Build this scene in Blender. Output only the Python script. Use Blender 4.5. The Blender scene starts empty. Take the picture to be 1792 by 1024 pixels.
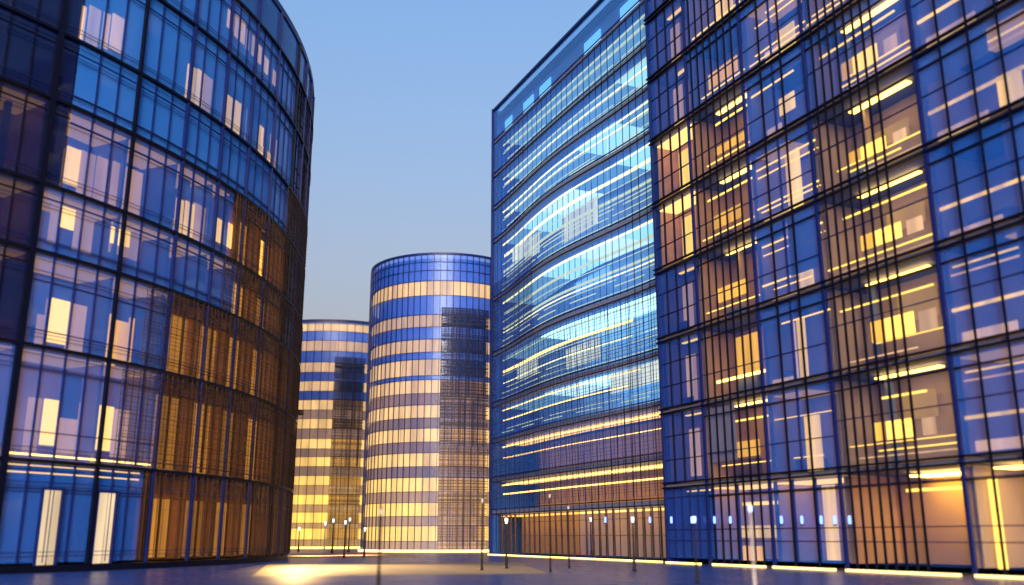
import bpy, bmesh, math, random
from mathutils import Vector
random.seed(11)
R = math.radians
scene = bpy.context.scene
COL = scene.collection

# ------------------------------------------------------------------ camera
F_PX, H_CAM = 1650.0, 1.7
PITCH = math.atan(428.0 / F_PX)
cp, sp = math.cos(PITCH), math.sin(PITCH)
cam_d = bpy.data.cameras.new('camera'); cam = bpy.data.objects.new('camera', cam_d); COL.objects.link(cam)
cam.location = (0, 0, H_CAM); cam.rotation_euler = (R(90) + PITCH, 0, 0)
cam_d.sensor_width = 36.0; cam_d.lens = 36.0 * F_PX / 1792.0
cam_d.clip_start = 0.1; cam_d.clip_end = 9000
cam_d.dof.use_dof = True; cam_d.dof.focus_distance = 80; cam_d.dof.aperture_fstop = cam_d.lens / 1000 / 0.25
scene.camera = cam

def ray(px, py):
    x, y = (px - 896) / F_PX, (512 - py) / F_PX
    return Vector((x, cp - y * sp, sp + y * cp))
def ground(px, py):
    d = ray(px, py); t = -H_CAM / d.z
    return Vector((d.x * t, d.y * t, 0))

# ------------------------------------------------------------------ facades: u metres along, z up, o outwards
class Arc:
    curved = True
    def __init__(s, cx, cy, r, a0): s.cx, s.cy, s.r, s.a0 = cx, cy, r, a0
    def P(s, u, z, o=0):
        a = s.a0 + u / s.r
        return Vector((s.cx + (s.r + o) * math.cos(a), s.cy + (s.r + o) * math.sin(a), z))
    def hit(s, px, py):
        d = ray(px, py)
        A = d.x * d.x + d.y * d.y; B = -2 * (d.x * s.cx + d.y * s.cy); C = s.cx ** 2 + s.cy ** 2 - s.r ** 2
        D = B * B - 4 * A * C
        t = (-B - math.sqrt(max(D, 0))) / (2 * A)
        a = math.atan2(d.y * t - s.cy, d.x * t - s.cx)
        return (a - s.a0) * s.r, H_CAM + d.z * t
class Line:
    def __init__(s, p0, p1, bulge=None):
        s.p0 = Vector(p0); s.t = (Vector(p1) - s.p0); s.L = s.t.length; s.t.normalize()
        s.n = Vector((s.t.y, -s.t.x))
        if s.n.dot(-s.p0) < 0: s.n = -s.n
        s.b = bulge; s.curved = bulge is not None
    def P(s, u, z, o=0):
        b = s.b(u, z) if s.b else 0
        q = s.p0 + s.t * u + s.n * (o + b)
        return Vector((q.x, q.y, z))
    def hit(s, px, py):
        d = ray(px, py); k = s.n.dot(s.p0) / (s.n.x * d.x + s.n.y * d.y)
        q = Vector((d.x * k, d.y * k))
        return (q - s.p0).dot(s.t), H_CAM + d.z * k

class MB:
    def __init__(s): s.v, s.f, s.sheet = [], [], False
    def add(s, vs, fs):
        k = len(s.v); s.v += [tuple(v) for v in vs]; s.f += [tuple(i + k for i in f) for f in fs]
    def fbox(s, F, u0, u1, z0, z1, o0, o1, step=1.6):
        n = max(1, math.ceil((u1 - u0) / step)) if F.curved else 1
        vs = []
        for i in range(n + 1):
            u = u0 + (u1 - u0) * i / n
            vs += [F.P(u, z0, o0), F.P(u, z0, o1), F.P(u, z1, o1), F.P(u, z1, o0)]
        fs = [(0, 1, 2, 3), (4 * n + 3, 4 * n + 2, 4 * n + 1, 4 * n)]
        for i in range(n):
            a, b = 4 * i, 4 * i + 4
            for j in range(4):
                k = (j + 1) % 4
                fs.append((a + j, b + j, b + k, a + k))
        s.add(vs, fs); return s
    def fquad(s, F, u0, u1, z0, z1, o, step=1.6):
        n = max(1, math.ceil((u1 - u0) / step)) if F.curved else 1
        vs = []
        for i in range(n + 1):
            u = u0 + (u1 - u0) * i / n
            vs += [F.P(u, z0, o), F.P(u, z1, o)]
        s.sheet = True
        s.add(vs, [(2 * i, 2 * i + 2, 2 * i + 3, 2 * i + 1) for i in range(n)]); return s
    def lathe(s, c, prof, n=12):
        vs = []
        for r, z in prof:
            for i in range(n):
                a = 2 * math.pi * i / n
                vs.append((c[0] + r * math.cos(a), c[1] + r * math.sin(a), c[2] + z))
        fs = []
        for k in range(len(prof) - 1):
            for i in range(n):
                j = (i + 1) % n
                fs.append((k * n + i, k * n + j, k * n + n + j, k * n + n + i))
        fs.append(tuple(range(n))[::-1]); fs.append(tuple((len(prof) - 1) * n + i for i in range(n)))
        s.add(vs, fs); return s
    def build(s, name, mat, parent=None, smooth=False):
        m = bpy.data.meshes.new(name); m.from_pydata(s.v, [], s.f)
        if not s.sheet:
          bm = bmesh.new(); bm.from_mesh(m); bmesh.ops.recalc_face_normals(bm, faces=bm.faces); bm.to_mesh(m); bm.free()
        if smooth: m.polygons.foreach_set('use_smooth', [True] * len(m.polygons))
        m.materials.append(mat)
        o = bpy.data.objects.new(name, m); COL.objects.link(o)
        if parent is not None: o.parent = parent
        return o

def thing(name, label, cat, group=None):
    o = bpy.data.objects.new(name, None); COL.objects.link(o)
    o.empty_display_size = 0.5
    o['label'] = label; o['category'] = cat
    if group: o['group'] = group
    return o

# ------------------------------------------------------------------ materials
def newmat(name):
    m = bpy.data.materials.new(name); m.use_nodes = True
    nt = m.node_tree; nt.nodes.clear()
    return m, nt, nt.nodes.new('ShaderNodeOutputMaterial')
def solid(name, col, rough=0.5, metal=0.0, var=0.12, scale=0.6, spec=0.5):
    m, nt, out = newmat(name)
    b = nt.nodes.new('ShaderNodeBsdfPrincipled')
    b.inputs['Roughness'].default_value = rough; b.inputs['Metallic'].default_value = metal
    b.inputs['Specular IOR Level'].default_value = spec
    tc = nt.nodes.new('ShaderNodeTexCoord'); no = nt.nodes.new('ShaderNodeTexNoise')
    no.inputs['Scale'].default_value = scale; no.inputs['Detail'].default_value = 5
    nt.links.new(tc.outputs['Object'], no.inputs['Vector'])
    mx = nt.nodes.new('ShaderNodeMix'); mx.data_type = 'RGBA'
    mx.inputs['A'].default_value = tuple(c * (1 - var) for c in col) + (1,)
    mx.inputs['B'].default_value = tuple(min(1, c * (1 + var)) for c in col) + (1,)
    nt.links.new(no.outputs['Fac'], mx.inputs['Factor']); nt.links.new(mx.outputs['Result'], b.inputs['Base Color'])
    nt.links.new(b.outputs[0], out.inputs[0])
    return m
def emit(name, col, st, var=0.0, fold=0.0):
    m, nt, out = newmat(name)
    e = nt.nodes.new('ShaderNodeEmission'); e.inputs[0].default_value = (*col, 1); e.inputs[1].default_value = st
    if var or fold:
        tc = nt.nodes.new('ShaderNodeTexCoord'); mp = nt.nodes.new('ShaderNodeMapping')
        mp.inputs['Scale'].default_value = (fold or 0.5, fold or 0.5, 0.12)
        no = nt.nodes.new('ShaderNodeTexNoise'); no.inputs['Scale'].default_value = 1.0; no.inputs['Detail'].default_value = 3
        nt.links.new(tc.outputs['Object'], mp.inputs[0]); nt.links.new(mp.outputs[0], no.inputs['Vector'])
        oi = nt.nodes.new('ShaderNodeObjectInfo')
        ma = nt.nodes.new('ShaderNodeMath'); ma.operation = 'MULTIPLY_ADD'
        nt.links.new(no.outputs['Fac'], ma.inputs[0]); ma.inputs[1].default_value = 1.2 * st; ma.inputs[2].default_value = 0.2 * st
        mb = nt.nodes.new('ShaderNodeMath'); mb.operation = 'MULTIPLY_ADD'
        nt.links.new(oi.outputs['Random'], mb.inputs[0]); mb.inputs[1].default_value = 2 * var; mb.inputs[2].default_value = 1 - var
        mc = nt.nodes.new('ShaderNodeMath'); mc.operation = 'MULTIPLY'
        nt.links.new(ma.outputs[0], mc.inputs[0]); nt.links.new(mb.outputs[0], mc.inputs[1])
        nt.links.new(mc.outputs[0], e.inputs[1])
    nt.links.new(e.outputs[0], out.inputs[0])
    return m
def glass(name, body, tint, fac, rough=0.06, ripple=0.25):
    """coated curtain-wall glass: part seen through, part blue coating that mirrors the sky"""
    m, nt, out = newmat(name)
    b = nt.nodes.new('ShaderNodeBsdfPrincipled')
    b.inputs['Base Color'].default_value = (*body, 1); b.inputs['Roughness'].default_value = rough
    b.inputs['Specular IOR Level'].default_value = 0.7
    b.inputs['Specular Tint'].default_value = (0.5, 0.7, 1, 1)
    tr = nt.nodes.new('ShaderNodeBsdfTransparent'); tr.inputs[0].default_value = (*tint, 1)
    lw = nt.nodes.new('ShaderNodeLayerWeight'); lw.inputs[0].default_value = 0.25
    tc = nt.nodes.new('ShaderNodeTexCoord'); no = nt.nodes.new('ShaderNodeTexNoise')
    no.inputs['Scale'].default_value = 0.25; no.inputs['Detail'].default_value = 2
    nt.links.new(tc.outputs['Object'], no.inputs['Vector'])
    bp = nt.nodes.new('ShaderNodeBump'); bp.inputs['Strength'].default_value = ripple; bp.inputs['Distance'].default_value = 0.15
    nt.links.new(no.outputs['Fac'], bp.inputs['Height']); nt.links.new(bp.outputs[0], b.inputs['Normal'])
    ma = nt.nodes.new('ShaderNodeMath'); ma.operation = 'MULTIPLY_ADD'; ma.use_clamp = True
    nt.links.new(lw.outputs['Fresnel'], ma.inputs[0]); ma.inputs[1].default_value = 0.6; ma.inputs[2].default_value = fac
    mx = nt.nodes.new('ShaderNodeMixShader')
    nt.links.new(ma.outputs[0], mx.inputs[0]); nt.links.new(tr.outputs[0], mx.inputs[1]); nt.links.new(b.outputs[0], mx.inputs[2])
    nt.links.new(mx.outputs[0], out.inputs[0])
    return m
BLUE = (0.022, 0.18, 0.88)
M = dict(
    glass=glass('blue_coated_glass', BLUE, (1.0, 0.92, 0.85), 0.42),
    glass_sky=glass('sky_blue_glass', (0.04, 0.27, 1.0), (1.0, 0.92, 0.85), 0.52, rough=0.12),
    glass_soft=glass('satin_glass', BLUE, (1.0, 0.93, 0.85), 0.16, rough=0.35, ripple=0.1),
    glass_deep=glass('deep_blue_glass', (0.014, 0.075, 0.45), (0.9, 0.85, 0.9), 0.55),
    glass_clear=glass('lightly_coated_glass', BLUE, (1.0, 0.95, 0.85), 0.11),
    glass_bronze=glass('bronze_glass', (0.05, 0.07, 0.16), (1.0, 0.8, 0.55), 0.17),
    glass_dark=glass('shade_reflection_glass', (0.006, 0.015, 0.09), (0.6, 0.55, 0.5), 0.6),  # shade and dark reflections put into the glass colour
    glass_cyan=glass('cyan_coated_glass', (0.05, 0.24, 0.82), (0.75, 0.92, 1.0), 0.38),
    spandrel=solid('spandrel_blue', (0.03, 0.15, 0.8), 0.2),
    frame=solid('black_frame', (0.001, 0.0025, 0.014), 0.5, spec=0.12),
    frame_blue=solid('navy_frame', (0.004, 0.012, 0.10), 0.4, spec=0.2),
    bronze=solid('bronze_bar', (0.12, 0.065, 0.026), 0.32, 0.8),
    slab=solid('slab', (0.10, 0.12, 0.22), 0.7),
    wall=solid('plaster', (0.56, 0.44, 0.30), 0.9, var=0.2, scale=0.35),
    wall_gold=solid('gold_plaster', (0.58, 0.37, 0.09), 0.8, var=0.25, scale=0.3),
    wall_lilac=solid('lilac_plaster', (0.28, 0.27, 0.42), 0.9, var=0.2, scale=0.35),
    wall_blue=solid('blue_plaster', (0.16, 0.22, 0.5), 0.9),
    wall_cyan=solid('cyan_plaster', (0.32, 0.52, 0.85), 0.9),
    wall_amber=solid('timber', (0.55, 0.33, 0.11), 0.7, var=0.4, scale=0.9),
    cloth=solid('blind_cloth', (0.42, 0.45, 0.6), 0.9), wood=solid('walnut', (0.12, 0.06, 0.03), 0.5),
    roof=solid('roof', (0.05, 0.06, 0.1), 0.8),
    warm=emit('warm_lamp', (1.0, 0.60, 0.12), 2.8),
    ceil=emit('lit_ceiling', (1.0, 0.59, 0.14), 0.9),
    ceil_dim=emit('dim_lit_ceiling', (1.0, 0.56, 0.16), 0.19),
    warm_soft=emit('warm_soft_lamp', (1.0, 0.64, 0.10), 0.95),
    amber=emit('amber_reflection_glow', (1.0, 0.48, 0.09), 1.2),
    blind=emit('lit_blind', (1.0, 0.63, 0.12), 0.75, 0.25, 1.2),
    blind_pink=emit('lit_blind_rosy', (1.0, 0.60, 0.28), 0.42, 0.25, 1.2),
    blind_amber=emit('lit_blind_amber', (1.0, 0.52, 0.05), 0.58, 0.3, 1.2),
    reflection_amber=emit('tower_reflection_amber', (1.0, 0.52, 0.08), 0.33, 0.3, 1.2),
    reflection_dim=emit('tower_reflection_dim', (1.0, 0.5, 0.1), 0.10, 0.5, 1.2),
    reflection_bars=solid('brown_reflection_bars', (0.05, 0.027, 0.012), 0.6, spec=0.2),  # bars that imitate mirrored facades on the left front and towers
    reflection_navy=solid('navy_reflection_bars', (0.008, 0.012, 0.04), 0.6, spec=0.2),
    room_glow=emit('warm_room_glow', (1.0, 0.57, 0.27), 0.30, 0.2, 0.6),  # glow of lit room walls put into emissive panels, gold one below too
    room_gold=emit('gold_room_glow', (1.0, 0.55, 0.12), 0.22, 0.2, 0.25),
    timber_lit=emit('amber_reflection_panel', (0.95, 0.46, 0.07), 0.25, 0.4, 0.8),
    pale=emit('pale_strip', (0.95, 1.0, 0.42), 1.1),
    pale_dim=emit('dim_pale_strip', (0.8, 1.0, 0.5), 0.5),
    warm_hot=emit('bright_warm_lamp', (1.0, 0.60, 0.12), 5.0),
    sky_ceil=emit('cyan_ceiling', (0.32, 0.76, 1.0), 0.8),
    sky_ceil_hot=emit('bright_cyan_ceiling', (0.36, 0.80, 1.0), 1.6),
    sky_ceil_dim=emit('dim_cyan_ceiling', (0.24, 0.66, 1.0), 0.3),
    pale_ceil=emit('pale_ceiling', (0.55, 0.92, 1.0), 0.75),
    cyan=emit('cyan_lamp', (0.22, 0.60, 1.0), 0.6),
    globe=emit('glass_globe', (0.55, 0.85, 1.0), 55.0),
    white=emit('white_window', (0.8, 0.95, 0.8), 0.6, 0.2, 0.8),
    band_low=emit('band_glow_low', (1.0, 0.58, 0.18), 0.32, 0.1, 0.9),
    band_mid=emit('band_glow_mid', (1.0, 0.59, 0.30), 0.15, 0.1, 0.9),
    glass_band=glass('band_glass', (0.03, 0.14, 0.75), (0.9, 0.85, 0.9), 0.62, rough=0.32, ripple=0.1),
    door=emit('lit_doorway', (1.0, 0.74, 0.46), 0.42, 0.05, 0.8),
    base=emit('base_light', (1.0, 0.66, 0.20), 1.5),
    blue_reflection=emit('blue_reflection', (0.15, 0.25, 1.0), 1.6),
    head_warm=emit('lantern_warm', (1.0, 0.86, 0.6), 2.5),
    head_cool=emit('lantern_cool', (0.5, 0.68, 1.0), 2.0),
    head_off=solid('lantern_frosted', (0.5, 0.5, 0.5), 0.4),
    pole=solid('lamp_pole', (0.003, 0.003, 0.006), 0.5, spec=0.2),
    pole_pale=solid('lamp_pole_pale', (0.45, 0.42, 0.42), 0.4),
)
def tower_emit(k): return emit('tower_window_%d' % k, (1.0, 0.64, 0.34 - 0.026 * k), 0.30 + 0.055 * k, 0.12, 0.9)  # lower rows brighter and yellower: ground-floor light put into the windows

# ------------------------------------------------------------------ world and sun
w = bpy.data.worlds.new('World'); scene.world = w; w.use_nodes = True
nt = w.node_tree; bg = nt.nodes['Background']
sky = nt.nodes.new('ShaderNodeTexSky'); sky.sky_type = 'NISHITA'; sky.sun_disc = False
SUN_EL, SUN_ROT = R(12), R(181)
sky.sun_elevation = SUN_EL; sky.sun_rotation = SUN_ROT
sky.altitude = 0; sky.air_density = 1.0; sky.dust_density = 8; sky.ozone_density = 2.0
tcw = nt.nodes.new('ShaderNodeTexCoord'); sx = nt.nodes.new('ShaderNodeSeparateXYZ'); nt.links.new(tcw.outputs['Generated'], sx.inputs[0])
cr = nt.nodes.new('ShaderNodeValToRGB'); nt.links.new(sx.outputs['Z'], cr.inputs[0])
cr.color_ramp.elements[0].position = 0.21; cr.color_ramp.elements[0].color = (0.95, 0.68, 0.58, 1)
cr.color_ramp.elements[1].position = 0.52; cr.color_ramp.elements[1].color = (0.84, 0.92, 1.0, 1)
mt = nt.nodes.new('ShaderNodeMix'); mt.data_type = 'RGBA'; mt.blend_type = 'MULTIPLY'; mt.inputs['Factor'].default_value = 1
nt.links.new(sky.outputs[0], mt.inputs['A']); nt.links.new(cr.outputs[0], mt.inputs['B'])
nt.links.new(mt.outputs['Result'], bg.inputs[0]); bg.inputs[1].default_value = 0.15
sl = bpy.data.lights.new('sun', 'SUN'); so = bpy.data.objects.new('sun', sl); COL.objects.link(so)
sl.energy = 1.2; sl.specular_factor = 0.15; sl.angle = R(20); sl.color = (1.0, 0.93, 0.86)
# towards the sun: azimuth SUN_ROT measured from +Y clockwise
az = SUN_ROT
sd = Vector((math.sin(az) * math.cos(R(8)), math.cos(az) * math.cos(R(8)), math.sin(R(8))))
so.rotation_euler = sd.to_track_quat('Z', 'Y').to_euler()

# ------------------------------------------------------------------ ground
gm, gnt, gout = newmat('paving')
gb = gnt.nodes.new('ShaderNodeBsdfPrincipled'); gb.inputs['Specular IOR Level'].default_value = 0.08; gb.inputs['Specular Tint'].default_value = (0.6, 0.75, 1, 1)
tc = gnt.nodes.new('ShaderNodeTexCoord')
br = gnt.nodes.new('ShaderNodeTexBrick'); br.inputs['Scale'].default_value = 1.0
br.inputs['Brick Width'].default_value = 1.2; br.inputs['Row Height'].default_value = 0.6; br.inputs['Mortar Size'].default_value = 0.012
br.inputs['Color1'].default_value = (0.018, 0.045, 0.20, 1); br.inputs['Color2'].default_value = (0.024, 0.056, 0.24, 1); br.inputs['Mortar'].default_value = (0.012, 0.028, 0.11, 1)
gnt.links.new(tc.outputs['Object'], br.inputs['Vector'])
no = gnt.nodes.new('ShaderNodeTexNoise'); no.inputs['Scale'].default_value = 0.35; no.inputs['Detail'].default_value = 6
gnt.links.new(tc.outputs['Object'], no.inputs['Vector'])
rr = gnt.nodes.new('ShaderNodeMapRange'); rr.inputs['To Min'].default_value = 0.2; rr.inputs['To Max'].default_value = 0.38
gnt.links.new(no.outputs['Fac'], rr.inputs['Value']); gnt.links.new(rr.outputs[0], gb.inputs['Roughness'])
gnt.links.new(br.outputs['Color'], gb.inputs['Base Color']); gnt.links.new(gb.outputs[0], gout.inputs[0])
g = MB(); g.add([(-4000, -4000, 0), (4000, -4000, 0), (4000, 4000, 0), (-4000, 4000, 0)], [(0, 1, 2, 3)])
go = g.build('plaza_ground', gm); go['kind'] = 'structure'; go['label'] = 'dark blue polished paving of the plaza'

pool_tint = solid('light_pool_tint', (0.13, 0.10, 0.085), 0.45, var=0.25, scale=0.8)  # warm colour laid where pools of golden light fall
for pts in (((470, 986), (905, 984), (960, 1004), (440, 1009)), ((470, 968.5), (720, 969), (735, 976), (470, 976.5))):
    q = MB(); q.add([ground(*p_) + Vector((0, 0, 0.004)) for p_ in pts], [(0, 1, 2, 3)]); q = q.build('light_pool', pool_tint); q['kind'] = 'structure'; q['label'] = 'sandstone path crossing the plaza'

# ------------------------------------------------------------------ generic curtain-wall cell
def cell(bld, F, u0, u1, z0, z1, gl='glass', wall='wall_blue', depth=3.5, nm=3, bar='frame_blue', mw=0.07,
         spand=0.55, ceil=None, panels=(), rail=None, transoms=(), side=True, name='window', lines=()):
    """glass pane with its mullions, and the room behind it with its lights"""
    g = 0.03
    pane = MB().fquad(F, u0 + g, u1 - g, z0 + 0.12, z1 - 0.12, 0.0).build(name, M[gl], bld)
    m = MB()
    for i in range(1, nm):
        u = u0 + (u1 - u0) * i / nm
        m.fbox(F, u - mw / 2, u + mw / 2, z0 + 0.12, z1 - 0.12, -0.06, 0.09)
    if spand: m.fbox(F, u0 + g, u1 - g, z1 - spand - mw, z1 - spand, -0.05, 0.06)
    for t in transoms: m.fbox(F, u0 + g, u1 - g, z0 + t, z0 + t + mw * 0.8, -0.05, 0.05)
    if m.v: m.build('mullion', M[bar], pane)
    r = MB().fbox(F, u0 + 0.02, u1 - 0.02, z0 + 0.13, z1 - 0.13, -depth - 0.1, -depth)
    if side:
        r.fbox(F, u0 + 0.02, u0 + 0.1, z0 + 0.13, z1 - 0.13, -depth + 0.002, -0.35)
        r.fbox(F, u1 - 0.1, u1 - 0.02, z0 + 0.13, z1 - 0.13, -depth + 0.002, -0.35)
    room = r.build('room', M[wall], bld)
    if side and nm > 0 and z0 > 1 and depth > 2:
        k = max(nm, 2)
        for i in range(k):
            a, b = u0 + (u1 - u0) * i / k, u0 + (u1 - u0) * (i + 1) / k
            if deco.random() < 0.22:
                top = z1 - max(spand, 0.2) - mw - 0.02; ln = (top - z0) * deco.choice((0.18, 0.3, 0.3, 0.5, 0.75))
                MB().fbox(F, a + 0.06, b - 0.06, top - ln, top, -0.16, -0.14).build('roller_blind', M['cloth'], room)
        if deco.random() < 0.75:
            a = u0 + 0.3 + deco.random() * (u1 - u0) * 0.4; b = min(u1 - 0.3, a + deco.uniform(0.8, 2.4))
            if b - a > 0.4: MB().fbox(F, a, b, z0 + 0.135, z0 + deco.uniform(0.55, 1.25), -1.25, -0.75).build('cabinet', M[deco.choice(('wood', 'wall_blue', 'slab'))], room)
        if deco.random() < 0.35:
            a = u0 + (u1 - u0) * deco.uniform(0.2, 0.8)
            MB().fbox(F, a - 0.16, a + 0.16, z0 + 0.135, z1 - 0.135, -1.9, -1.58).build('column', M[deco.choice(('wall', 'wall_blue'))], room)
    if ceil:
        mat, bars = ceil
        for (a, b, o, wd) in bars:
            MB().fbox(F, u0 + (u1 - u0) * a, u0 + (u1 - u0) * b, z1 - 0.3, z1 - 0.22, o - wd, o).build('ceiling_light', M[mat], room)
    for (mat, a, b, c, d, o) in panels:
        MB().fbox(F, u0 + (u1 - u0) * a, u0 + (u1 - u0) * b, z0 + (z1 - z0) * c, z0 + (z1 - z0) * d, o - 0.06, o).build('lit_panel', M[mat], room)
    for (mat, a, b, c, h, o) in lines:
        MB().fbox(F, u0 + (u1 - u0) * a, u0 + (u1 - u0) * b, z0 + (z1 - z0) * c, z0 + (z1 - z0) * c + h, o - 0.08, o).build('light_strip', M[mat], room)
    return pane, room
deco = random.Random(77)
def lattice(bld, F, u0, u1, z0, z1, du, dz, t, mat, o=0.16, name='bar_lattice', jit=0.35, seed=1):
    rd = random.Random(seed); m = MB()
    u = u0
    while u < u1:
        ww = t * rd.choice((0.7, 1, 1, 1.8)); m.fbox(F, u, u + ww, z0, z1, o, o + 0.03, 3); u += du * rd.uniform(1 - jit, 1 + jit)
    z = z0
    while z < z1:
        ww = t * rd.choice((0.6, 0.8, 1, 1.5)); m.fbox(F, u0, u1, z, z + ww, o + 0.034, o + 0.06, 2.5); z += dz * rd.uniform(1 - jit, 1 + jit)
    return m.build(name, M[mat], bld)


# ================================================================== LEFT ROUND BUILDING
LF = Arc(-65.2, 71, 47.6, R(-60))
left = thing('round_office_building', 'large round glass office building with an amber reflection on its lower floors and two lit doorways, at the left', 'building')
LZ = [0.35, 5.4, 11.1, 16.0, 19.6, 24.4, 28.3, 33.7, 38.0]
LU = [4.0, 10.5, 17.0, 23.7, 29.0, 33.1, 36.8, 40.3, 44.2, 49.1, 52.2, 55.6, 59.0, 62.5, 66.0]
LTOP = 41.6
MB().fbox(LF, 4, 66, 0, 0.33, -8, 0.1).build('plinth', M['frame'], left)
for z in LZ[1:]:
    MB().fbox(LF, 4, 66, z - 0.1, z + 0.1, -8, 0.02, 1.2).build('floor_slab', M['slab'], left)
    MB().fbox(LF, 4, 66, z - 0.11, z + 0.06, 0.03, 0.22, 1.0).build('cornice', M['frame'], left)
for i, u in enumerate(LU):
    t = 0.16 if u in (23.7,) else 0.085
    MB().fbox(LF, u - t, u + t, 0.33, LTOP - 0.4, 0.0, 0.2).build('facade_fin', M['frame'] if u in (23.7, 29.0, 49.1) else M['frame_blue'], left)
circ = 2 * math.pi * 47.6
rear = MB().fbox(LF, 66.02, circ + 3.98, 0, LTOP - 0.5, -0.4, 0, 3).build('rear_wall', M['spandrel'], left)
MB().fbox(LF, 4, 66, 0.34, LZ[-1], -8.4, -8.05, 3).build('core_wall', M['wall_blue'], left)
rf = MB(); n = 96
rf.add([LF.P(circ * i / n, LTOP - 0.9, -0.1) for i in range(n)], [tuple(range(n))]); rf.build('roof', M['roof'], left)
MB().fbox(LF, 0, circ, LTOP - 0.5, LTOP, -0.4, 0.12, 1.2).build('parapet', M['frame_blue'], left)
MB().fquad(LF, 4, 66, LZ[-1] + 0.12, LTOP - 0.52, 0, 1.2).build('parapet_glass', M['glass_cyan'], left)

for s in range(8):
    z0, z1 = LZ[s], LZ[s + 1]
    for dz in ((z1 - z0) - 1.25, (z1 - z0) - 1.05, (z1 - z0) - 0.45, 0.42, 0.62):
        MB().fbox(LF, 4, 66, z0 + dz, z0 + dz + 0.028, 0.095, 0.13, 1.0).build('rail', M['frame_blue'], left)
def lu(px, py): return LF.hit(px, py)[0]
# where the reflection, built as amber glowing rooms, begins on each storey
AM0 = {0: lu(243, 920), 1: lu(272, 760), 2: lu(300, 570), 3: lu(412, 500), 4: lu(402, 440)}
AM1 = {0: 66, 1: 66, 2: 66, 3: 49.1, 4: 49.1}
rd = random.Random(5)
for s in range(8):
    z0, z1 = LZ[s], LZ[s + 1]
    cuts = set(LU)
    if s in AM0: cuts.add(AM0[s]); 
    if s >= 4: cuts.add(24.9)
    cuts = sorted(cuts)
    i = 0
    while i < len(cuts) - 1:
        u0, u1 = cuts[i], cuts[i + 1]; i += 1
        h = z1 - z0
        amber = s in AM0 and AM0[s] - 0.01 <= u0 < AM1[s]
        if u1 - u0 < 0.35: continue
        kw = dict(nm=max(2, round((u1 - u0) / 1.35)), mw=0.055, depth=3.2, spand=0.7, gl='glass', wall='wall_blue')
        if amber:  # mirror image of the opposite building, made as glowing amber rooms
            kw.update(gl='glass_bronze', wall='wall_amber', depth=1.6, bar='bronze', nm=max(3, round((u1 - u0) / 1.0)), mw=0.07,
                      panels=[('timber_lit', 0.01, 0.99, 0.04, 0.80 if s else 0.72, -1.2)], spand=1.2 if s else 1.5)
            if s == 4 and u0 > 43: kw['panels'] += [('amber', 0.25, 0.5, 0.15, 0.75, -1.0)]
        elif u1 <= 23.71:
            if s >= 4: kw.update(gl='glass_dark', bar='frame')
            if s in (2, 3, 4): kw.update(gl='glass_dark', bar='frame', wall='wall_amber', ceil=('ceil_dim', [(0.02, 0.98, -0.3, 2.7)]))
            if s == 1: kw.update(wall='wall', ceil=('ceil_dim', [(0.02, 0.98, -0.3, 2.7)]))
        elif u1 <= 24.95 and s >= 4:
            kw.update(gl='glass_dark', bar='frame', nm=1)  # dark reflection at the left edge put into darker glass
        else:
            if s == 0:
                kw.update(wall='wall_blue', spand=1.35, transoms=(3.5,), lines=[('warm_soft', 0.0, 1, 0.88, 0.06, -0.3), ('warm_soft', 0, 1, 0.95, 0.05, -0.3)])
            elif s == 1:
                if u1 < 41: kw.update(wall='wall', ceil=('ceil_dim', [(0.02, 0.98, -0.3, 2.7)]), lines=[('warm', 0.0, 1.0, 0.045, 0.07, -0.15)], transoms=(1.4,), spand=1.1)
            elif s == 2:
                if u1 < 41: kw.update(wall='wall_lilac', ceil=('ceil_dim', [(0.02, 0.98, -0.3, 2.7)]), transoms=(0.8,), spand=1.5)
            elif s == 3:
                if u1 < 44.3: kw.update(wall='wall_lilac', ceil=('ceil_dim', [(0.02, 0.98, -0.3, 2.7)]), transoms=(0.55,))
            elif s == 4:
                kw.update(wall='wall_lilac', ceil=('ceil_dim', [(0.02, 0.98, -0.3, 2.7)]) if 24 < u0 < 45 else None, spand=0.9)
            elif s == 5:
                kw.update(transoms=(0.6,), gl='glass_sky')
            elif s >= 6:
                kw.update(spand=0.9, gl='glass_sky')
            if u0 > 49:
                kw.update(gl=('glass_cyan' if (i + s) % 2 else 'glass_bronze'), wall=('wall_cyan' if (i + s) % 2 else 'wall_amber'),
                          ceil=None, panels=[('room_gold' if not (i + s) % 2 else 'cyan', 0.3, 0.6, 0.1, 0.7, -1.2)] if s > 1 else [], depth=1.6, bar='frame', transoms=(1.2, 2.4), nm=3)
        cell(left, LF, u0, u1, z0, z1, **kw)
def lpanel(x0, x1, y0, y1, mat, o=-0.35, name='lit_panel'):
    ym = (y0 + y1) / 2; a, b = lu(x0, ym), lu(x1, ym); xm = (x0 + x1) / 2
    za, zb = LF.hit(xm, y1)[1], LF.hit(xm, y0)[1]
    return MB().fbox(LF, a, b, za, zb, o - 0.08, o).build(name, M[mat], left)
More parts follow.
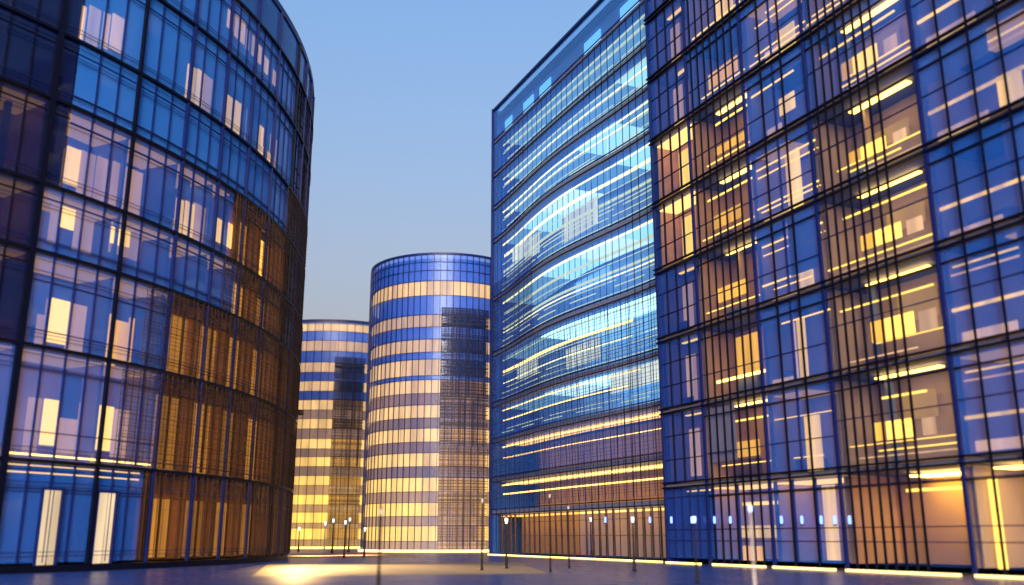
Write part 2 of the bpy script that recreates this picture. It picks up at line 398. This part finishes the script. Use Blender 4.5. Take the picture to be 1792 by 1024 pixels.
# bright blinds and lamps seen in the rooms
for x0, x1, y0, y1, mt in ((84, 113, 698, 779, 'warm_soft'), (177, 207, 709, 788, 'warm_soft'), (97, 129, 522, 600, 'warm_soft'), (193, 216, 548, 640, 'blind_amber'),
        (217, 243, 552, 640, 'blind_amber'), (115, 141, 361, 398, 'warm_soft'), (205, 224, 397, 426, 'warm_soft'), (226, 238, 400, 430, 'blind'),
        (124, 149, 255, 322, 'blind'), (318, 331, 346, 405, 'blind'), (334, 350, 352, 412, 'blind'), (388, 402, 382, 425, 'blind'), (404, 417, 388, 432, 'blind'),
        (337, 352, 112, 180, 'blind'), (354, 366, 120, 190, 'blind'), (404, 419, 166, 232, 'blind'), (421, 431, 176, 240, 'blind'),
        (464, 476, 222, 275, 'blind'), (478, 486, 232, 284, 'blind'),
        (145, 158, 4, 72, 'blind_pink'), (163, 184, 8, 76, 'blind_pink'), (189, 201, 18, 82, 'blind_pink'), (204, 229, 24, 88, 'blind_pink'),
        (404, 420, 14, 48, 'blind_pink'), (422, 440, 30, 70, 'blind_pink'), (442, 456, 55, 92, 'blind_pink'), (458, 468, 76, 108, 'blind_pink'), (470, 480, 98, 126, 'blind_pink'), (484, 493, 120, 146, 'blind_pink')):
    lpanel(x0, x1, y0, y1, mt, -0.45, 'blind')
for x0, x1, y0, y1 in ((58, 82, 694, 792), (116, 150, 700, 796), (212, 240, 716, 800), (78, 95, 518, 606), (132, 162, 530, 616), (100, 113, 352, 424), (143, 176, 372, 440), (206, 262, 392, 448), (112, 122, 252, 330),
        (151, 178, 262, 340), (180, 204, 272, 350), (207, 262, 288, 366), (352, 372, 356, 420), (420, 436, 398, 440), (368, 384, 130, 196), (433, 445, 182, 246), (488, 500, 240, 292)):
    lpanel(x0, x1, y0, y1, 'room_glow', -0.6, 'curtain')  # added panels carrying the soft glow of the room walls
# lit doorways
for xs in (((66, 83), (86, 97)), ((164, 180), (182, 193))):
    a, b = lu(xs[0][0] - 2, 935), lu(xs[1][1] + 3, 935)
    d = MB()
    for u in (a, b): d.fbox(LF, u - 0.05, u + 0.05, 0.33, 4.1, 0.01, 0.16)
    d.fbox(LF, a + 0.05, b - 0.05, 4.0, 4.1, 0.01, 0.15)
    dr = d.build('door', M['frame_blue'], left)
    for x0, x1 in xs:
        MB().fbox(LF, lu(x0, 935), lu(x1, 935), 0.36, 3.98, 0.03, 0.08).build('door_leaf', M['door'], dr)
# fine bars giving the amber reflection its texture
for s, (a, b, d1, d2) in {0: (AM0[0], 62, 0.55, 5), 1: (AM0[1] - 3.2, 62, 0.42, 0.3), 2: (AM0[2] - 2.5, 62, 0.42, 0.3), 3: (AM0[3] - 2, 60, 0.45, 0.3), 4: (AM0[4], 58, 0.45, 0.3), 5: (47.8, 58, 0.4, 0.35)}.items():
    lattice(left, LF, a, b, LZ[s] + 0.12, LZ[s + 1] - 0.13, d1, d2 * 0.8, 0.026, 'reflection_bars', 0.24, seed=s)

# unseen floodlights added past the far end of the front to gild the paving
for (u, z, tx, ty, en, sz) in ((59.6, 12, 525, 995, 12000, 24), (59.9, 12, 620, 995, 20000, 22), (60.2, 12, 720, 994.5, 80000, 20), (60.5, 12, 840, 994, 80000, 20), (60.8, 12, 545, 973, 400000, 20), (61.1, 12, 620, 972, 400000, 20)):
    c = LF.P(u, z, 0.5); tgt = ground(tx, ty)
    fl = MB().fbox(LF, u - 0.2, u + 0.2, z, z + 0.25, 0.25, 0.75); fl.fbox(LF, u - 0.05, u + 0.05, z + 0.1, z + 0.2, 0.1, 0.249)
    h = fl.build('added_floodlight', M['pole'], left)
    ld = bpy.data.lights.new('added_floodlight_beam', 'SPOT'); ld.energy = en * 0.42; ld.color = (1.0, 0.60, 0.2); ld.specular_factor = 0.1; ld.spot_size = R(sz); ld.spot_blend = 1.0; ld.shadow_soft_size = 0.08
    lo = bpy.data.objects.new('added_floodlight_beam', ld); COL.objects.link(lo); lo.location = c - Vector((0, 0, 0.12)); lo.parent = h
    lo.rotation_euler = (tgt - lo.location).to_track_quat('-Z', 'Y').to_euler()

# ================================================================== RIGHT SIDE: GLASS SLAB WITH LIGHT BANDS
def bulge(u, z):
    k = min(1, max(0, z / 22)) * min(1, max(0, (43.1 - z) / 14))
    return 1.15 * k * k * (3 - 2 * k) * math.sin(math.pi * min(max(u, 0), 31.4) / 31.4) ** 2
P0, P1 = (-1.8957, 95.0409), (21.8052, 41.4836)
AF = Line(P0, P1, bulge); AS = Line(P0, P1)
slab = thing('glass_office_slab', 'tall blue glass office slab with pale light bands and a sharp top corner, centre right', 'building')
AZ = [0.1, 4.1, 7.2, 11.0, 14.6, 19.8, 25.6, 31.9, 35.6, 39.3, 43.2]
AU = [0.0, 1.4, 6.6, 11.8, 18.4, 24.9, 31.35]
AT = 47.1
for z in AZ[1:]:
    MB().fbox(AF, 0, 31.35, z - 0.28, z + 0.12, -9, 0.02, 1.2).build('floor_slab', M['slab'], slab)
    mm = MB().fbox(AF, 0, 31.35, z - 0.26, z - 0.19, 0.03, 0.12, 1.0); mm.fbox(AF, 0, 31.35, z + 0.2, z + 0.27, 0.03, 0.12, 1.0)
    mm.build('cornice', M['frame'] if z < 42 else M['frame_blue'], slab)
for k in range(29):
    u = 1.4 + k * (31.35 - 1.4) / 28
    MB().fbox(AF, u - 0.03, u + 0.03, 0.1, 43.0, 0.165, 0.2).build('facade_fin', M['frame_blue'] if k < 18 else M['frame'], slab)
MB().fbox(AS, -0.16, -0.02, 0, AT, -0.3, 0.3).build('corner_post', M['frame_blue'], slab)
sw = MB().fbox(AS, -0.1, 0.0, 0, AT, -14, -0.31)
sw.build('side_wall', M['spandrel'], slab)
MB().fbox(AS, 0.0, 31.4, 0, AT - 0.5, -14.3, -14.0).build('rear_wall', M['spandrel'], slab)
MB().fbox(AS, 0.01, 31.4, AT - 0.9, AT - 0.6, -13.9, -0.35).build('roof', M['roof'], slab)
pp = MB().fquad(AS, 0, 31.4, 43.5, AT - 0.25, 0.02).build('parapet_glass', M['glass_cyan'], slab)
pm = MB().fbox(AS, 0, 31.4, AT - 0.25, AT, -0.2, 0.2)
pm.build('coping', M['frame_blue'], slab)
MB().fbox(AS, 0.02, 31.4, 43.3, AT - 0.95, -1.1, -1.0).build('attic_wall', M['wall_cyan'], slab)
for a, b in ((0.8, 2.6), (5.6, 8.0), (9.5, 12), (19, 22), (25.5, 28.5)):
    MB().fbox(AS, a, b, 44.4, 45.5, -0.95, -0.88).build('lit_panel', M['cyan'], slab)
rd = random.Random(9)
for s in range(10):
    z0, z1 = AZ[s], AZ[s + 1]; h = z1 - z0
    for j in range(6):
        u0, u1 = AU[j], AU[j + 1]
        kw = dict(nm=1, depth=4.5, spand=0.0, side=False, gl='glass', wall='wall_blue')
        if j == 0: kw.update(gl='glass_cyan')
        else:
            wide = h > 5
            ln = [('pale', 0, 1, 0.80, 0.16, -0.4), ('pale', 0, 1, 0.66, 0.10, -0.6)]
            if wide: ln = [('pale', 0, 1, 0.90, 0.16, -0.4), ('pale', 0, 1, 0.70, 0.3, -0.6), ('pale', 0, 1, 0.42, 0.22, -0.5), ('pale', 0, 1, 0.36, 0.08, -0.5)]
            if s in (1, 2, 3): ln = [('warm', 0, 1, 0.84, 0.09, -0.4), ('warm', 0, 1, 0.55, 0.1, -0.5)]
            if s == 4: ln = [('pale', 0, 1, 0.86, 0.1, -0.4), ('warm', 0, 1, 0.62, 0.2, -0.5), ('pale', 0, 1, 0.4, 0.1, -0.5)]
            if s >= 3: ln = ln + [('pale_dim', 0.0, 1, 0.56, 0.05, -0.4), ('pale_dim', 0.2 * (j % 2), 1, 0.30, 0.05, -0.45), ('pale_dim', 0, 0.9 - 0.3 * (s % 2), 0.20, 0.06, -0.35), ('pale_dim', 0, 1, 0.10, 0.04, -0.3)]
            ln = [(('pale_dim' if (m_ == 'pale' and (k_ * 3 + s * 2) % 5 in (1, 3)) else m_), a_, b_, c_, h_ * (0.8 if s > 6 else 0.75 + 0.14 * ((k_ + s) % 3)), o_) for k_, (m_, a_, b_, c_, h_, o_) in enumerate(ln)]
            kw.update(lines=ln)
            if s >= 3:
                cm = {(5, 3): 'sky_ceil', (5, 4): 'pale_ceil', (4, 4): 'sky_ceil_hot', (4, 3): 'sky_ceil_hot', (6, 3): 'pale_ceil', (3, 4): 'sky_ceil_hot', (3, 3): 'pale_ceil', (3, 5): 'sky_ceil_hot', (4, 5): 'sky_ceil_hot', (6, 2): 'sky_ceil', (7, 4): 'sky_ceil', (6, 5): 'sky_ceil', (8, 5): 'sky_ceil', (5, 5): 'sky_ceil'}.get((s, j), 'sky_ceil_dim')
                kw.update(wall='wall_cyan', ceil=(cm, [(0, 1, -0.7, 3.4)]), gl='glass')
            if s == 0: kw.update(wall='wall', gl='glass_bronze' if j < 4 else 'glass_clear', ceil=('ceil', [(0, 1, -0.3, 2)]), lines=[], transoms=(1.7, 2.9), depth=2.5, bar='bronze', mw=0.05, nm=max(2, round((u1 - u0) / 1.1)))
            elif s in (1, 2): kw.update(gl='glass_clear' if s == 1 else 'glass', wall='wall_gold' if s == 1 else 'wall', ceil=('ceil', [(0, 1, -0.8, 2.0)]))
        cell(slab, AF, u0, u1, z0, z1 - 0.2, **kw)
def apanel(F, bld, x0, x1, y0, y1, mat, o=-0.5, name='lit_panel'):
    ym = (y0 + y1) / 2; a, b = F.hit(x0, ym)[0], F.hit(x1, ym)[0]; xm = (x0 + x1) / 2
    za, zb = F.hit(xm, y1)[1], F.hit(xm, y0)[1]
    return MB().fbox(F, a, b, za, zb, o - 0.08, o).build(name, M[mat], bld)
for x0, x1, y0, y1, mt in ((892, 912, 428, 452, 'white'), (914, 938, 412, 448, 'white'), (978, 1040, 362, 408, 'white'), (900, 936, 630, 658, 'white'), (985, 1045, 600, 636, 'white'),
        (1062, 1160, 640, 676, 'white'), (1000, 1060, 480, 500, 'cyan'), (1040, 1150, 560, 590, 'cyan')):
    apanel(AS, slab, x0, x1, y0, y1, mt, -0.3)
lattice(slab, AF, 0.1, 31.3, 4.5, 19.5, 0.55, 0.32, 0.026, 'frame_blue', 0.29, seed=3)
lattice(slab, AF, 0.1, 12, 19.9, 27, 0.5, 0.3, 0.035, 'frame_blue', 0.29, seed=4)

# ================================================================== RIGHT SIDE: NEAR BLOCK WITH BLACK FINS
BF = Line(P0, P1); BF.p0 = BF.p0 + BF.n * 0.55
block = thing('gridded_office_block', 'near office block with black window grid and warm lit rooms, at the right', 'building')
BZ = [0.15] + [5.05 * k for k in range(1, 10)]
BU = [31.9, 36.75, 42.9, 48.6, 56.4, 64.5, 73.0, 80.0]
BT = 47.6; B0, B1 = 31.7, 80.1
for z in BZ[1:]:
    MB().fbox(BF, B0, B1, z - 0.18, z + 0.1, -9, 0.02).build('floor_slab', M['slab'], block)
    mm = MB().fbox(BF, B0, B1, z - 0.18, z - 0.08, 0.03, 0.225); mm.fbox(BF, B0, B1, z + 0.15, z + 0.24, 0.03, 0.225)
    mm.build('cornice', M['frame'], block)
    MB().fbox(BF, 36.9, B1, z - 0.9, z - 0.82, 0.03, 0.118).build('spandrel_rail', M['frame'], block)
for u in BU:
    MB().fbox(BF, u - 0.1, u + 0.1, 0, BT - 0.4, 0.0, 0.14).build('pier', M['frame_blue'], block)
def fins(u0, u1, n, w_, zb, zt):
    for k in range(1, n):
        u = u0 + (u1 - u0) * k / n
        MB().fbox(BF, u - w_ / 2, u + w_ / 2, zb, zt, 0.12, 0.22).build('facade_fin', M['frame'], block)
fins(36.75, 42.9, 8, 0.085, 0.1, 46); fins(48.8, 54.6, 9, 0.095, 0.1, 46); fins(42.9, 48.6, 3, 0.09, 0.1, 46); fins(56.4, 64.5, 5, 0.08, 0.1, 46); fins(64.5, 73, 7, 0.12, 0.1, 46)
MB().fbox(BF, B0, B0 + 0.12, 0, BT, -14, -0.02).build('side_wall', M['frame_blue'], block)
MB().fbox(BF, B1 - 0.12, B1, 0, BT, -14, -0.02).build('side_wall', M['frame_blue'], block)
MB().fbox(BF, B0, B1, 0, BT - 0.5, -14.3, -14.01).build('rear_wall', M['spandrel'], block)
MB().fbox(BF, B0 + 0.13, B1 - 0.13, BT - 0.9, BT - 0.6, -13.9, -0.2).build('roof', M['roof'], block)
MB().fbox(BF, B0, B1, BZ[-1] + 0.4, BT, -0.19, 0.2).build('parapet', M['frame_blue'], block)
rd = random.Random(21)
for s in range(9):
    z0, z1 = BZ[s], BZ[s + 1]
    for j in range(7):
        u0, u1 = BU[j] + 0.1, BU[j + 1] - 0.1
        kw = dict(nm=1, depth=3.5, spand=0, mw=0.06, bar='frame_blue')
        if s == 0:
            kw.update(gl='glass_clear', wall='wall', ceil=('ceil', [(0.02, 0.98, -0.3, 2.5)]), transoms=(1.2, 1.9, 4.0), nm=2)
            if j == 0: kw.update(gl='glass_deep', wall='wall_blue', ceil=('warm_soft', [(0.2, 0.9, -1, 0.3)]), nm=5)
            if j == 1: kw.update(gl='glass', lines=[('warm_soft', 0.45, 1, 0.70, 0.2, -0.5)], panels=[('blind', 0.35, 1.0, 0.3, 0.45, -0.6), ('blind_amber', 0.32, 0.7, 0.02, 0.2, -0.6)])
            if j == 2: kw.update(gl='glass', panels=[('blind', 0.5, 0.68, 0.05, 0.9, -1.2)], nm=3)
            if j == 3: kw.update(gl='glass_clear', wall='wall_gold', ceil=('warm_hot', [(0.35, 0.9, -1.8, 1.4)]), lines=[('warm_soft', 0.3, 1, 0.78, 0.15, -2.0)])
            if j == 4: kw.update(gl='glass_clear', ceil=('warm', [(0.1, 0.9, -0.8, 1.4)]), panels=[('warm_soft', 0.06, 0.12, 0.02, 0.85, -0.7), ('blind', 0.16, 0.9, 0.02, 0.8, -2.5)])
        elif j == 0:
            kw.update(gl='glass_deep', nm=4, transoms=(1.6, 3.2), bar='frame')
            if s in (4, 5): kw.update(gl='glass_clear', wall='wall_amber', ceil=('ceil', [(0.02, 0.98, -0.3, 1.5)]), panels=[('blind', 0.45, 0.7, 0.05, 0.7, -0.8)], depth=2)
            else: kw.update(wall='wall', ceil=('warm_soft', [(0.3, 0.7, -0.8, 0.25)]), panels=[('blind_pink', 0.35, 0.6, 0.1, 0.75, -0.9)], depth=2.2)
        elif j == 1:
            kw.update(gl='glass_clear' if s < 6 else 'glass', wall='wall_gold' if s < 6 else 'wall', depth=2.6, ceil=('warm', [(0.3, 0.9, -0.9, 0.35)]), transoms=(1.7,))
            kw['panels'] = [('blind_amber', 0.3, 0.85, 0.27, 0.45, -0.5)]
            kw['lines'] = [('warm_soft', 0.15, 0.98, 0.72, 0.11, -0.45), ('warm_soft', 0.05, 0.98, 0.17, 0.06, -0.3)]
            if s == 2: kw['panels'] = [('blind_amber', 0.3, 0.75, 0.25, 0.8, -1.2)]; kw['lines'] = [('warm', 0.05, 0.98, 0.22, 0.2, -0.3)]
            if s >= 7: kw['panels'] = [('blind', 0.45, 0.75, 0.2, 0.8, -0.6)]
        elif j == 2:
            kw.update(gl='glass', wall='wall', nm=2, transoms=(1.75,), bar='frame_blue', ceil=('ceil_dim', [(0.0, 0.55, -0.5, 2.2)]))
            kw['panels'] = [('blind', 0.52, 0.68, 0.06, 0.72, -0.5), ('blind_pink', 0.45, 0.515, 0.06, 0.7, -0.55), ('blind_pink', 0.05, 0.44, 0.05, 0.1, -0.5)]
            if s > 4: kw['panels'] = [('blind', 0.45, 0.7, 0.05 + 0.12 * (s % 3), 0.4 + 0.1 * (s % 3), -0.5), ('blind_pink', 0.2, 0.44, 0.1, 0.25, -0.6)]
            kw['lines'] = [('warm_soft', 0.03, 1, 0.74, 0.07, -0.3), ('warm_soft', 0.0, 1, 0.66, 0.05, -0.45), ('warm_soft', 0, 1, 0.24, 0.08, -0.3), ('warm_soft', 0, 1, 0.18, 0.05, -0.4)]
            if s == 1: kw['panels'] = [('blind', 0.5, 0.75, 0.02, 0.75, -0.5)]
        elif j == 3:
            kw.update(gl='glass', wall='wall', depth=2.8, ceil=('warm', [(0.25, 0.8, -1.0, 0.4)]), transoms=(2.5,), bar='frame_blue')
            if s < 5: kw['gl'] = 'glass_clear'
            kw['panels'] = [('blind_amber', 0.27, 0.38, 0.27, 0.47, -0.6), ('warm_soft', 0.385, 0.62, 0.27, 0.47, -0.6), ('blind_pink', 0.685, 0.8, 0.27, 0.45, -0.62), ('room_gold', 0.3, 0.62, 0.50, 0.80, -2.4)]
            kw['lines'] = [('warm_soft', 0.05, 0.97, 0.70, 0.09, -0.5), ('warm_soft', 0.05, 0.97, 0.24, 0.04, -0.35), ('warm_soft', 0.0, 0.98, 0.155, 0.06, -0.25), ('blind_pink', 0.1, 0.98, 0.09, 0.05, -0.3)]
        else:
            kw.update(gl='glass', wall='wall', nm=1, transoms=(2.6,), ceil=('ceil_dim', [(0.2 + 0.1 * (s % 3), 0.9, -0.5, 2.2)]))
            q = rd.uniform(0, 0.12)
            kw['panels'] = [('blind', 0.46 + q, 0.62 + q, 0.12, 0.42, -0.5), ('blind_pink', 0.03, 0.40, 0.06, 0.06 + rd.uniform(0.06, 0.14), -0.5)]
            kw['lines'] = [('blind', 0, 1, 0.36, 0.16, -0.3), ('blind', 0.03, 1, 0.80, 0.07, -0.4), ('blind_pink', 0, 1, 0.72, 0.07, -0.4)]
            if s == 1: kw.update(wall='wall', ceil=('ceil_dim', [(0.02, 0.98, -0.3, 2.7)]))
        if s and j in (1, 2, 3):
            sh = rd.uniform(-0.07, 0.07); st = rd.uniform(0.85, 1.12)
            kw['panels'] = [(m_, max(0.02, a_ + sh), min(0.98, b_ + sh * 1.6), c_, d_ * st, o_) for m_, a_, b_, c_, d_, o_ in kw['panels']]
            kw['lines'] = [(m_, a_ + (rd.random() < 0.4) * rd.uniform(0, 0.35), b_ - (rd.random() < 0.3) * rd.uniform(0, 0.3), c_ + rd.uniform(-0.012, 0.012), h_ * rd.uniform(0.7, 1.25), o_) for m_, a_, b_, c_, h_, o_ in kw['lines'] if rd.random() < 0.9]
        if s > 1 and j in (1, 2, 4, 5) and rd.random() < 0.22: kw['ceil'] = None; kw['lines'] = kw.get('lines', [])[:1]
        cell(block, BF, u0, u1, z0 + 0.1, z1 - 0.1, **kw)
# light strips along the foot of both right-hand fronts and blue globes standing in for lamp reflections in the ground floor glass
for bld, F, spans in ((slab, AF, ((0.2, 7.5), (7.6, 16), (16.1, 24), (24.1, 31.0))), (block, BF, ((32.4, 36.3), (37.6, 42.6), (43.3, 48.2), (49, 56), (56.8, 64), (65, 72.6)))):
    for a, b in spans: MB().fbox(F, a, b, 0.02, 0.13, 0.45, 0.6).build('base_light', M['base'], bld)
for px in (1070, 1148, 1186, 1222, 1262, 1290, 1380, 1416, 1450, 1474, 1500):
    bld, F = (slab, AF) if px < 1170 else (block, BF)
    u, z = (AS if px < 1170 else BF).hit(px, 910)
    c = F.P(u, z, 0.5)
    wl = MB().lathe(c, [(0.02, -0.22), (0.07, -0.2), (0.085, 0.0), (0.07, 0.2), (0.02, 0.22)], 10).build('lamp_reflection', M['blue_reflection'], bld, True)
    MB().lathe((c.x, c.y, c.z), [(0.05, -0.3), (0.1, -0.28), (0.1, -0.225)], 10).build('reflection_bracket', M['pole'], wl)

# ================================================================== THE TWO ROUND TOWERS BEHIND
def tower(name, label, cx, cy, r, xm, top_y, bands, shade, nseg, lat, base_y):
    F = Arc(cx, cy, r, R(-175)); U = F.r * R(170)
    t = thing(name, label, 'building')
    top = F.hit(xm, top_y)[1]
    zb = [(F.hit(xm, b)[1], F.hit(xm, a)[1]) for a, b in bands]          # (low, high) of each lit band, from the top down
    circ = 2 * math.pi * r
    # shell behind the glass, closed all round
    MB().fbox(F, 0, circ, 0, top - 0.6, -1.3, -1.1, 0.8).build('core_wall', M['wall_blue'], t)
    rf = MB(); n = 64; rf.add([F.P(circ * i / n, top - 0.7, -0.1) for i in range(n)], [tuple(range(n))]); rf.build('roof', M['roof'], t)
    MB().fbox(F, 0, circ, top - 0.22, top, -0.25, 0.16, 0.8).build('parapet', M['frame_blue'], t)
    MB().fbox(F, 0, circ, 0, 0.3, -1.0, 0.12, 0.8).build('plinth', M['slab'], t)
    levels = [top - 0.23] + [z for p in zb for z in (p[1], p[0])] + [0.3]
    # blue bands between window rows; golden base glow put behind the lower ones
    for i in range(0, len(levels), 2):
        hi, lo = levels[i], levels[i + 1]
        if hi - lo < 0.05: continue
        sb = MB().fquad(F, 0, circ, lo + 0.01, hi - 0.01, 0.0, 0.8).build('spandrel_band', M['glass_band'] if i < 10 else M['glass_soft'], t)
        if i >= 10: MB().fquad(F, 0, circ, lo + 0.01, hi - 0.01, -0.3, 0.8).build('spandrel_glow', M['band_low'] if i >= 18 else M['band_mid'], sb)
    a, b = F.hit(lat[0], 700)[0], F.hit(lat[1], 700)[0]
    us = [U * j / nseg for j in range(nseg + 1)]; us = sorted([u for u in us if abs(u - a) > 0.9 and abs(u - b) > 0.9] + [a, b]); nb = len(us) - 1
    # windows: one piece per bay, set behind a glass skin
    for k, (lo, hi) in enumerate(zb):
        for j in range(nb):
            u0, u1 = us[j], us[j + 1]
            a_dark = a - 0.01 <= u0 < b - 0.01 and k >= lat[2]  # bays where a dark reflection is put into the window colours
            m = shade[min(k, 9) if k else 5] if not a_dark else M['reflection_amber' if k > 5 else ('reflection_dim' if k > 3 else 'glass_dark')]
            wn = MB().fquad(F, u0 + 0.02, u1 - 0.02, lo, hi, -0.25, 0.8).build('window', m, t)
            MB().fquad(F, u0 + 0.02, u1 - 0.02, lo, hi, 0.0, 0.8).build('pane', M['glass_soft'], wn)
    for k, (lo, hi) in enumerate(zb):
        m = MB()
        m.fbox(F, 0, circ, lo - 0.06, lo + 0.0, 0.02, 0.09, 0.8); m.fbox(F, 0, circ, hi, hi + 0.06, 0.02, 0.09, 0.8)
        m.build('transom', M['frame_blue'], t)
    for q in (0.3, 0.62):
        zz = top - 0.23 - (top - 0.23 - zb[0][1]) * q
        MB().fbox(F, 0, circ, zz, zz + 0.09, 0.02, 0.09, 0.8).build('transom', M['frame_blue'], t)
    n = 4 * nseg
    for j in range(n + 1):
        u = U * j / n
        MB().fbox(F, u - 0.035, u + 0.035, 0.3, top - 0.23, 0.1, 0.2).build('mullion', M['frame_blue'], t)
        zt = zb[lat[2]][1] + 0.8
    lattice(t, F, a, b, zt * 0.62, zt, 0.3, 0.2, 0.075, 'reflection_navy', 0.22, seed=5, jit=0.6)  # added bars give the tower's dark reflection its mesh
    lattice(t, F, a, b, zt * 0.42, zt * 0.62 - 0.1, 0.34, 0.24, 0.06, 'reflection_navy', 0.22, seed=7, jit=0.6)
    lattice(t, F, a, b, 0.4, zt * 0.42 - 0.1, 0.4, 0.3, 0.055, 'reflection_bars', 0.22, seed=6, jit=0.6)
    MB().fbox(F, 0, U, 0.02, 0.28, 0.25, 0.45, 0.8).build('base_light', M['base'], t)
    return t
TW = [tower_emit(k) for k in range(10)]
tower('round_glass_tower', 'round striped glass tower, the taller of two, with a dark reflection on its right', -8.75, 121, 9.75, 745, 443,
      ((492, 517), (551, 572), (594, 616), (629, 657), (665, 688), (709, 731), (750, 773), (793, 816), (836, 860), (880, 903), (921, 947)), TW, 9, (770, 852, 1), 965)
tower('far_glass_tower', 'smaller and farther round striped glass tower, peeking out behind the big left building', -30.0, 160, 13.5, 575, 559,
      ((566, 579), (596, 614), (634, 651), (667, 684), (700, 717), (733, 750), (768, 785), (800, 816), (833, 849), (866, 883), (897, 915), (925, 944)), TW, 8, (583, 636, 2), 957)

# ================================================================== STREET LAMPS
def street_lamp(px, by, hy, label, head='head_warm', pole='pole', k=1.0):
    b = ground(px, by); dist = b.length
    d = ray(px, hy); zt = H_CAM + d.z / math.hypot(d.x, d.y) * dist + 0.28 * k
    t = thing('street_lamp', label, 'street lamp', 'slim street lamps on the plaza'); t.location = b
    MB().lathe((0, 0, 0), [(0.22 * k, 0), (0.22 * k, 0.05), (0.15 * k, 0.09), (0.125 * k, 0.6), (0.1 * k, 0.66)], 12).build('base', M[pole], t, False)
    MB().lathe((0, 0, 0), [(0.095 * k, 0.6), (0.07 * k, zt - 0.62 * k), (0.05 * k, zt - 0.6 * k)], 12).build('pole', M[pole], t)
    MB().lathe((0, 0, 0), [(0.04 * k, zt - 0.6 * k), (0.085 * k, zt - 0.57 * k), (0.085 * k, zt - 0.54 * k)], 12).build('collar', M[pole], t)
    MB().lathe((0, 0, 0), [(0.08 * k, zt - 0.535 * k), (0.13 * k, zt - 0.08 * k)], 12).build('lantern', M[head], t)
    MB().lathe((0, 0, 0), [(0.15 * k, zt - 0.075 * k), (0.15 * k, zt - 0.05 * k), (0.06 * k, zt), (0.015 * k, zt + 0.04 * k)], 12).build('cap', M[pole], t)
    return t
LAMPS = [
    (662, 1031, 896, 'nearest black lamp post, unlit, in front of the striped tower', 'head_off', 'pole', 0.9),
    (843, 998, 876, 'tall unlit black lamp post just left of the glass slab corner', 'head_off', 'pole', 0.9),
    (886, 995, 911, 'black lamp post with bright white lantern nearest the glass slab corner', 'head_warm', 'pole', 1.15),
    (950, 970, 910, 'small white-lit lamp post close to the foot of the amber ground floor', 'head_warm', 'pole', 1.4),
    (963, 1001, 868, 'tall unlit black lamp post right beside the small white-lit one', 'head_off', 'pole', 0.8),
    (996, 994, 888, 'slim black lamp post with dim lantern, alone before the amber ground floor', 'head_off', 'pole', 0.8),
    (1035, 978, 909, 'black lamp post with blue lantern, leftmost of the blue-lit row', 'head_cool', 'pole', 1.3),
    (1110, 1000, 909, 'black lamp post with blue lantern before the pale ground floor', 'head_cool', 'pole', 1.1),
    (1220, 1021, 909, 'black lamp post with blue lantern before the joint of the right-hand blocks', 'head_cool', 'pole', 0.9),
    (1322, 1040, 890, 'pale metal lamp post before the near office block', 'head_cool', 'pole_pale', 0.7),
    (637, 975, 926, 'lamp post with small white lantern at the left edge of the striped tower', 'head_warm', 'pole', 1.3),
    (602, 976, 914, 'black lamp post with white lantern before the far tower, right of two taller ones', 'head_cool', 'pole', 1.3),
    (610, 966, 909, 'thin lamp post with the highest bluish lantern before the far tower', 'head_cool', 'pole', 1.6),
    (581, 968, 911, 'thin lamp post with bluish lantern, middle of the far group', 'head_cool', 'pole', 1.6),
    (567, 967, 916, 'thin lamp post with bluish lantern, left in the far group of four', 'head_cool', 'pole_pale', 1.6),
    (522, 965, 925, 'small white lamp right beside the edge of the big round building', 'head_cool', 'pole', 1.6),
    (728, 964, 916, 'thin lamp with cool white lantern before the golden foot of the striped tower', 'head_cool', 'pole', 1.5),
    (753, 964, 924, 'pale thin lamp post right of the cool white one at the tower foot', 'head_warm', 'pole_pale', 1.5),
    (812, 966, 916, 'pale thin lamp post before the dark reflection on the striped tower', 'head_cool', 'pole_pale', 1.4),
]
for a in LAMPS: street_lamp(*a[:6], a[6] * 0.52)

# ------------------------------------------------------------------ render settings
vs = scene.view_settings
scene.display_settings.display_device = 'sRGB'
vs.view_transform = 'Standard'; vs.look = 'None'; vs.exposure = 1.35; vs.gamma = 1.0; vs.use_curve_mapping = False
cy = scene.cycles
cy.use_denoising = True
try: cy.denoiser = 'OPENIMAGEDENOISE'
except Exception: pass
cy.max_bounces = 8; cy.diffuse_bounces = 2; cy.glossy_bounces = 3; cy.transmission_bounces = 4; cy.transparent_max_bounces = 14
cy.caustics_reflective = False; cy.caustics_refractive = False
cy.sample_clamp_indirect = 3.0; cy.sample_clamp_direct = 0
cy.use_light_tree = True
